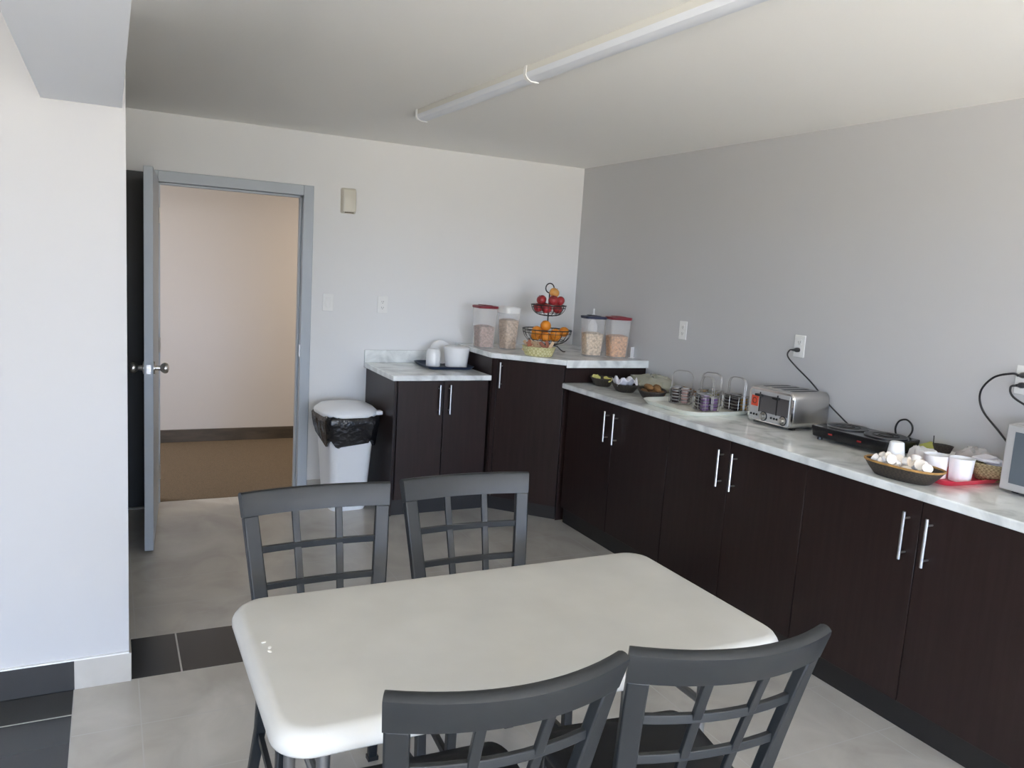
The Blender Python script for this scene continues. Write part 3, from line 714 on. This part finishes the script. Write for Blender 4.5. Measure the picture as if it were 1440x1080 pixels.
l0 = MB().loft([[(x, .045*k*math.cos(2*math.pi*i/14), .03+.032*k*math.sin(2*math.pi*i/14)) for i in range(14)] for x, k in ((-.10, .3), (-.09, .8), (-.04, 1), (.05, 1), (.09, .8), (.10, .3))]).build('bread_loaf', M['bread'], smooth=70)
place(l0, (-.15, -1.585, CT+.002), math.radians(82)); tag(l0, 'brown bread loaf between the clear bag and the wire caddies', 'bread')

# ivory tray with four wire caddies of jam tubs
tray('serving_tray', 'ivory serving tray under the four wire caddies', 'tray', M['tray_white'], (-.340, -1.925, CT+.0005), 0, .46, .48, .022, .02, .10)
def caddy_mesh(w, d, h, hh):
    m = MB(); r = .0022
    for z in (.006, h*.5, h): m.tube(rr(w, d, .012, z, n=3), r, 6, True)
    for sx_ in (-1, 0, 1):
        for sy_ in (-1, 1):
            m.tube([(sx_*w*.42, sy_*d/2, .006), (sx_*w*.42, sy_*d/2, h)], r*.8, 5)
    for sx_ in (-1, 1): m.tube([(sx_*w/2, 0, .006), (sx_*w/2, 0, h)], r*.8, 5)
    for q in (-.25, .25): m.tube([(-w/2, q*d, .006), (w/2, q*d, .006)], r*.8, 5)
    return m
CW, CD, CH, CHH = .098, .118, .085, .185
def caddy(label, loc, rz):
    t = thing('wire_caddy', label, 'caddy', loc, rz, 'wire caddies on the ivory tray')
    caddy_mesh(CW, CD, CH, CHH).build('wire_frame', M['wire_steel'], t)
    for s in (-1, 1):
        q = s*.006
        pts = [(q, -CD/2, .006), (q, -CD/2, CHH-.03), (q, -CD/2+.010, CHH-.010), (q, -CD/2+.030, CHH), (q, CD/2-.030, CHH), (q, CD/2-.010, CHH-.010), (q, CD/2, CHH-.03), (q, CD/2, .006)]
        MB().tube(pts, .0019, 7).build('handle', M['wire_steel'], t)
    return t
caddies = [((-.345, -1.800, 38), 'leftmost wire caddy on the ivory tray', ('jam_rose', 'jam_dark', 'jam_dark', 'jam_dark'), 'leftmost wire caddy'),
           ((-.365, -2.035, -8), 'front wire caddy standing nearest the edge of the ivory tray', ('jam_purple', 'jam_dark', 'jam_purple', 'jam_green'), 'front wire caddy'),
           ((-.205, -1.880, 22), 'rear wire caddy in the middle of the ivory tray', ('jam_green', 'jam_amber', 'jam_green', 'jam_amber'), 'rear middle wire caddy'),
           ((-.175, -2.055, 4), 'rear wire caddy beside the toaster on the ivory tray', ('jam_dark', 'jam_dark', 'jam_amber', 'jam_dark'), 'wire caddy beside the toaster')]
tubs = {}
for (cx_, cy_, rz), lab, cols, nm in caddies:
    caddy(lab, (cx_, cy_, CT+.006), math.radians(rz))
    for q, (sx_, sy_) in enumerate(((-1, -1), (-1, 1), (1, -1), (1, 1))):
        for k in range(5 if q != 2 else 4):
            x, y = sx_*.026, sy_*.026; a = math.radians(rz); X_ = cx_+x*math.cos(a)-y*math.sin(a); Y_ = cy_+x*math.sin(a)+y*math.cos(a); Z_ = CT+.0145+k*.0172
            lb = '%s jam tub stacked in the %s' % ({'jam_dark': 'dark', 'jam_rose': 'dull rose', 'jam_purple': 'purple', 'jam_green': 'olive', 'jam_amber': 'amber'}[cols[q]], nm)
            if cols[q] not in tubs:
                tb = MB().loft([rr(.034, .034, .006, 0, n=2), rr(.040, .040, .006, .0125, n=2)]).build('jam_tub', M[cols[q]])
                MB().loft([rr(.044, .044, .006, .0127, n=2), rr(.044, .044, .006, .0155, n=2)]).build('foil_lid', M['foil'], tb)
                place(tb, (X_, Y_, Z_), a); tag(tb, lb, 'jam tub', 'jam tubs in the '+nm); tubs[cols[q]] = tb
            else:
                c = dup(tubs[cols[q]], (X_, Y_, Z_), a, lb); c['group'] = 'jam tubs in the '+nm

# toaster (front faces -X: local front is -Y, turned by -90 deg)
t = thing('toaster', 'four-slot stainless steel toaster with an orange red sticker', 'toaster', (-.15, -2.412, CT), -math.pi/2)
TWd, TDp, TH_ = .302, .255, .185
def tr(w, y, z0, z1, r):  # rounded rect in XZ at depth y
    return [(x, y, z) for x, z, _ in rr(w, z1-z0, r, 0, 0, (z0+z1)/2, n=5)]
MB().loft([tr(TWd-.008, -TDp/2+.002, .012, TH_-.004, .028), tr(TWd, -TDp/2+.008, .010, TH_, .03), tr(TWd, TDp/2-.02, .010, TH_, .03), tr(TWd-.03, TDp/2, .02, TH_-.012, .03)]).build('shell', M['steel'], t, smooth=45)
tb = MB().loft([tr(TWd-.012, -TDp/2-.006, .012, TH_-.006, .026), tr(TWd-.004, -TDp/2+.004, .010, TH_-.002, .03)]); tb.build('front_bezel', M['chrome'], t, smooth=45)
MB().box(-TWd/2+.018, TWd/2-.018, -TDp/2-.009, -TDp/2-.005, .018, TH_-.016).build('front_panel', M['silver'], t, bevel=.002)
for x0, x1 in ((-.062, .048), (.056, .128)): MB().box(x0, x1, -TDp/2-.011, -TDp/2-.009, .062, TH_-.036).build('panel_inset', M['toaster_panel'], t)
sl = []
for k in range(4):
    x = -.095+.058*k+(.008 if k > 1 else 0)
    MB().box(x-.011, x+.011, -.085, .085, TH_-.001, TH_+.0012).build('slot', M['black_plastic'], t)
for x in (-.066, .052):
    MB().box(x-.003, x+.003, -TDp/2-.0115, -TDp/2-.009, .06, TH_-.025).build('lever_track', M['black_plastic'], t)
    MB().box(x-.020, x+.020, -TDp/2-.030, -TDp/2-.010, TH_-.046, TH_-.034).build('lever', M['black_plastic'], t, bevel=.003)
for x in (-.030, .100):
    k = MB(); k.loft([[(x+r*math.cos(2*math.pi*i/20), -TDp/2-.009-yy, .042+r*math.sin(2*math.pi*i/20)) for i in range(20)] for r, yy in ((.020, 0), (.019, .004), (.014, .006), (.013, .020), (.010, .022))])
    k.build('knob', M['steel'], t)
    MB().loft([[(x+r*math.cos(2*math.pi*i/20), -TDp/2-.0095-yy, .042+r*math.sin(2*math.pi*i/20)) for i in range(20)] for r, yy in ((.024, 0), (.024, .002))]).build('dial_ring', M['black_plastic'], t)
for x in (-.118, -.098, -.078, .022, .042, .060):
    MB().loft([[(x+r*math.cos(2*math.pi*i/12), -TDp/2-.009-yy, .042+r*math.sin(2*math.pi*i/12)) for i in range(12)] for r, yy in ((.006, 0), (.005, .004))]).build('button', M['black_plastic'], t)
stk = MB().box(-.122, -.076, -TDp/2-.0115, -TDp/2-.0092, .085, .138).build('sticker', M['sticker'], t)
MB().tube([(-.099+.014*math.cos(2*math.pi*i/18), -TDp/2-.0118, .112+.014*math.sin(2*math.pi*i/18)) for i in range(18)], .0022, 5, True).build('sticker_ring', M['sticker_dark'], stk)
ft = [MB().box(x-.012, x+.012, y-.012, y+.012, 0, .011).build('foot', M['black_plastic'], t) for x in (-.12, .12) for y in (-.09, .09)]

# double hot plate
t = thing('hot_plate', 'black double hot plate with two round heating plates', 'hot plate', (-.175, -2.895, CT), -math.pi/2+math.radians(4))
w, dd = .40, .235
MB().loft([rr(w-.03, dd-.03, .01, .012), rr(w-.012, dd-.012, .012, .018), rr(w, dd, .012, .060), rr(w-.004, dd-.004, .012, .064)]).build('body', M['black_enamel'], t, bevel=.001)
for x in (-.17, .17):
    for y in (-.08, .08): MB().lathe([(.013, 0), (.011, .015)], (x, y, 0), 10).build('foot', M['black_plastic'], t)
for x in (-.095, .10):
    h_ = MB().lathe([(.088, .0642), (.088, .068), (.080, .070), (.070, .069)], (x, .01, 0), 36).build('heating_plate', M['black_plastic'], t)
    MB().tube([(x+.088*math.cos(2*math.pi*i/36), .01+.088*math.sin(2*math.pi*i/36), .069) for i in range(36)], .002, 6, True).build('plate_ring', M['tube_grey'], h_)
    for k in range(2):
        MB().tube([(x+(.03+.025*k)*math.cos(2*math.pi*i/28), .01+(.03+.025*k)*math.sin(2*math.pi*i/28), .070) for i in range(28)], .0022, 5, True).build('groove_ring', M['black_enamel'], h_)
for x in (-.09, .06): MB().box(x-.010, x+.010, -dd/2-.0012, -dd/2+.006, .036, .043).build('indicator_light', M['red_light'], t)
MB().box(-.185, -.145, -dd/2+.004, -dd/2+.020, .064, .0648).build('badge', M['label_grey'], t)
# its flex, up the wall to the outlet (world coordinates turned local)
def cord(name, label, cat, pts, r=.0038, plug=None, parent=None):
    def cat_rom(P, n=8):
        P = [Vector(p) for p in P]; P = [P[0]*2-P[1]]+P+[P[-1]*2-P[-2]]; out = []
        for i in range(1, len(P)-2):
            for k in range(n):
                s = k/n; a, b, c, d = P[i-1:i+3]
                out.append(.5*((2*b)+(-a+c)*s+(2*a-5*b+4*c-d)*s*s+(-a+3*b-3*c+d)*s**3))
        return out+[P[-2]]
    o = MB().tube(cat_rom(pts), r, 8).build(name, M['cord'], parent)
    if not parent: tag(o, label, cat)
    if plug:
        x, y, z = plug
        MB().loft([[(x-.009-d, y+ww*math.cos(2*math.pi*i/12), z+hh*math.sin(2*math.pi*i/12)) for i in range(12)] for d, ww, hh in ((0, .013, .012), (.012, .014, .012), (.022, .011, .010), (.032, .006, .006), (.045, .005, .005))]).build('plug', M['black_plastic'], o)
    return o
cord('power_cord', 'black cord from the outlet above the toaster down to the hot plate', 'cord',
     [(-.045, -2.298, 1.285), (-.062, -2.290, 1.282), (-.066, -2.285, 1.25), (-.045, -2.33, 1.20), (-.020, -2.42, 1.13), (-.014, -2.53, 1.045), (-.014, -2.63, .985), (-.016, -2.70, .945), (-.030, -2.705, .925), (-.05, -2.71, .92)], plug=(0, -2.298, 1.285))
cord('power_cord', 'black cord standing in a loop behind the hot plate', 'cord',
     [(-.020, -2.955, .92), (-.022, -2.945, .96), (-.022, -2.935, 1.00), (-.022, -2.95, 1.035), (-.022, -2.985, 1.048), (-.022, -3.015, 1.03), (-.022, -3.02, 1.00), (-.022, -3.00, .965), (-.020, -2.975, .935), (-.018, -2.96, .920)], r=.0042)
cord('power_cord', 'black cord arching from the right outlet down behind the microwave', 'cord',
     [(-.045, -3.462, 1.320), (-.075, -3.450, 1.325), (-.080, -3.385, 1.300), (-.070, -3.335, 1.235), (-.055, -3.345, 1.16), (-.040, -3.42, 1.08), (-.030, -3.50, 1.00), (-.025, -3.56, .95), (-.02, -3.62, .925)], r=.0042, plug=(0, -3.462, 1.320))
cord('power_cord', 'short black cord under the arching cord at the right outlet', 'cord',
     [(-.045, -3.462, 1.280), (-.070, -3.452, 1.272), (-.072, -3.47, 1.235), (-.050, -3.55, 1.19), (-.02, -3.66, 1.12), (-.015, -3.74, 1.0), (-.015, -3.78, .925)], r=.0042, plug=(0, -3.462, 1.280))

# creamer basket
BX, BY, BZR = -.548, -3.385, math.radians(-83)
oval_basket('dark boat-shaped wicker basket of creamer cups near the worktop edge', (BX, BY, CT), BZR, .150, .082, .055, M['wicker_dark'], M['wicker_rim'])
CL = 'white creamer cup heaped in the boat-shaped basket'
c0 = MB().lathe([(.011, 0), (.0135, .002), (.0165, .020), (.018, .021)], (0, 0, 0), 14).build('creamer_cup', M['creamer']); tag(c0, CL, 'creamer', 'creamer cups in the boat-shaped basket')
MB().lathe([(.019, .0212), (.019, .0226)], (0, 0, 0), 14).build('foil_lid', M['creamer_lid'], c0)
first = True
for i in range(38):
    lay = (0, 0, 1, 1, 2)[i % 5]; sc_ = (.70, .78, .62)[lay]
    a_ = random.uniform(0, 6.28); q_ = math.sqrt(random.random()); u = .135*sc_*q_*math.cos(a_); v = .066*sc_*q_*math.sin(a_)
    z = CT+(.030, .050, .066)[lay]+random.uniform(0, .006)
    X_ = BX+u*math.cos(BZR)-v*math.sin(BZR); Y_ = BY+u*math.sin(BZR)+v*math.cos(BZR); rot = (random.uniform(-1.5, 1.5), random.uniform(-1.5, 1.5), random.uniform(0, 6))
    if first: c0.location = (X_, Y_, z); c0.rotation_euler = rot; first = False
    else: dup(c0, (X_, Y_, z), rot, CL)
def foam_cup(label, loc, r0=.030, r1=.041, h=.088, flip=True, group=None):
    prof = [(r1, 0), (r1+.002, .003), (r1-.001, .006), (r0, h-.003), (r0-.004, h)] if flip else [(r0, 0), (r1, h-.004), (r1+.002, h), (r1-.002, h), (r0-.002, .006)]
    o = MB().lathe(prof, (0, 0, 0), 28).build('foam_cup', M['foam']); o.location = loc; return tag(o, label, 'cup', group)
foam_cup('small white foam cup upside down on the creamer basket', (-.505, -3.312, CT+.064), .026, .034, .062)

# red tray with cups
tray('serving_tray', 'red serving tray of white cups beside the microwave', 'tray', M['tray_red'], (-.285, -3.385, CT+.0005), math.radians(-4), .40, .33, .020)
foam_cup('white foam cup on the red tray, left behind the creamer basket', (-.345, -3.325, CT+.006), .040, .043, .084, True, 'white cups on the red tray')
foam_cup('white foam cup in the middle of the red tray', (-.395, -3.405, CT+.006), .042, .044, .086, False, 'white cups on the red tray')
foam_cup('white foam cup on the red tray, rightmost of the three', (-.350, -3.480, CT+.006), .038, .044, .088, False, 'white cups on the red tray')
crumple('plastic_bag', 'clear crumpled bag lying at the back of the red tray', 'bag', M['clear_bag_white'], (-.125, -3.385, CT+.006), math.radians(80), .070, .06, .088, 11)
crumple('plastic_bag', 'white rounded bag behind the creamer basket left of the cups', 'bag', M['foam'], (-.275, -3.250, CT+.006), math.radians(70), .05, .035, .072, 5)
t = MB().lathe([(.045, 0), (.05, .004), (.068, .040), (.072, .048), (.068, .048), (.04, .008)], (0, 0, 0), 28).build('bowl', M['ceramic']); place(t, (-.150, -3.262, CT+.006)); tag(t, 'white bowl under the small black basket', 'bowl')
t = thing('small_basket', 'small black basket with a handle perched on the white bowl', 'basket', (-.150, -3.262, CT+.055), math.radians(-80))
MB().loft([ell(.030, .022, 0), ell(.040, .028, .026), ell(.042, .030, .030), ell(.038, .026, .028), ell(.028, .02, .004)]).build('basket', M['wicker_dark'], t)
MB().tube([(-.040, 0, .026), (-.041, 0, .050), (-.042, .0, .062)], .0022, 6).build('handle', M['wire_black'], t)
t = oval_basket('tan wicker basket of napkins on the red tray by the microwave', (-.200, -3.510, CT+.006), math.radians(-60), .080, .062, .062, M['wicker_tan'], M['wicker_tan'])
NL = 'folded white napkin tucked in the tan wicker basket'
n0 = None
for i in range(5):
    loc = (-.200+random.uniform(-.015, .015), -3.510+.018*(i-2), CT+.060+.005*i); rot = (random.uniform(-.3, .3), random.uniform(-.35, .35), random.uniform(0, 3))
    if n0 is None:
        n0 = MB().loft([rr(.07, .06, .006, 0, n=2), rr(.072, .062, .006, .006, n=2), rr(.066, .056, .006, .010, n=2)]).build('napkin', M['napkin']); n0.location = loc; n0.rotation_euler = rot; tag(n0, NL, 'napkin', 'napkins in the tan basket')
    else: dup(n0, loc, rot, NL)
o = crumple('dish_cloth', 'yellow green cloth lying between the hot plate and the white bowl', 'cloth', M['sponge'], (-.060, -3.150, CT), math.radians(85), .055, .04, .062, 21)

# microwave at the right edge (front faces -X)
t = thing('microwave', 'silver microwave oven cut off by the right edge', 'microwave', (-.170, -3.850, CT), -math.pi/2)
MB().box(-.235, .235, -.13, .128, .010, .255).build('case', M['silver'], t, bevel=.006)
dr = MB().box(-.238, .115, -.152, -.131, .012, .252).build('door', M['silver'], t, bevel=.005)
MB().box(-.205, .075, -.1535, -.1515, .040, .228).build('window', M['microwave_glass'], dr)
MB().tube([(.092, -.152, .05), (.092, -.172, .055), (.092, -.172, .205), (.092, -.152, .21)], .006, 8).build('handle', M['silver'], dr)
cp = MB().box(.120, .236, -.152, -.131, .012, .252).build('control_panel', M['black_plastic'], t, bevel=.003)
MB().box(.135, .222, -.1535, -.1515, .20, .235).build('display', M['microwave_glass'], cp)
for x in (-.2, .2):
    for y in (-.1, .11): MB().box(x-.012, x+.012, y-.012, y+.012, 0, .010).build('foot', M['black_plastic'], t)
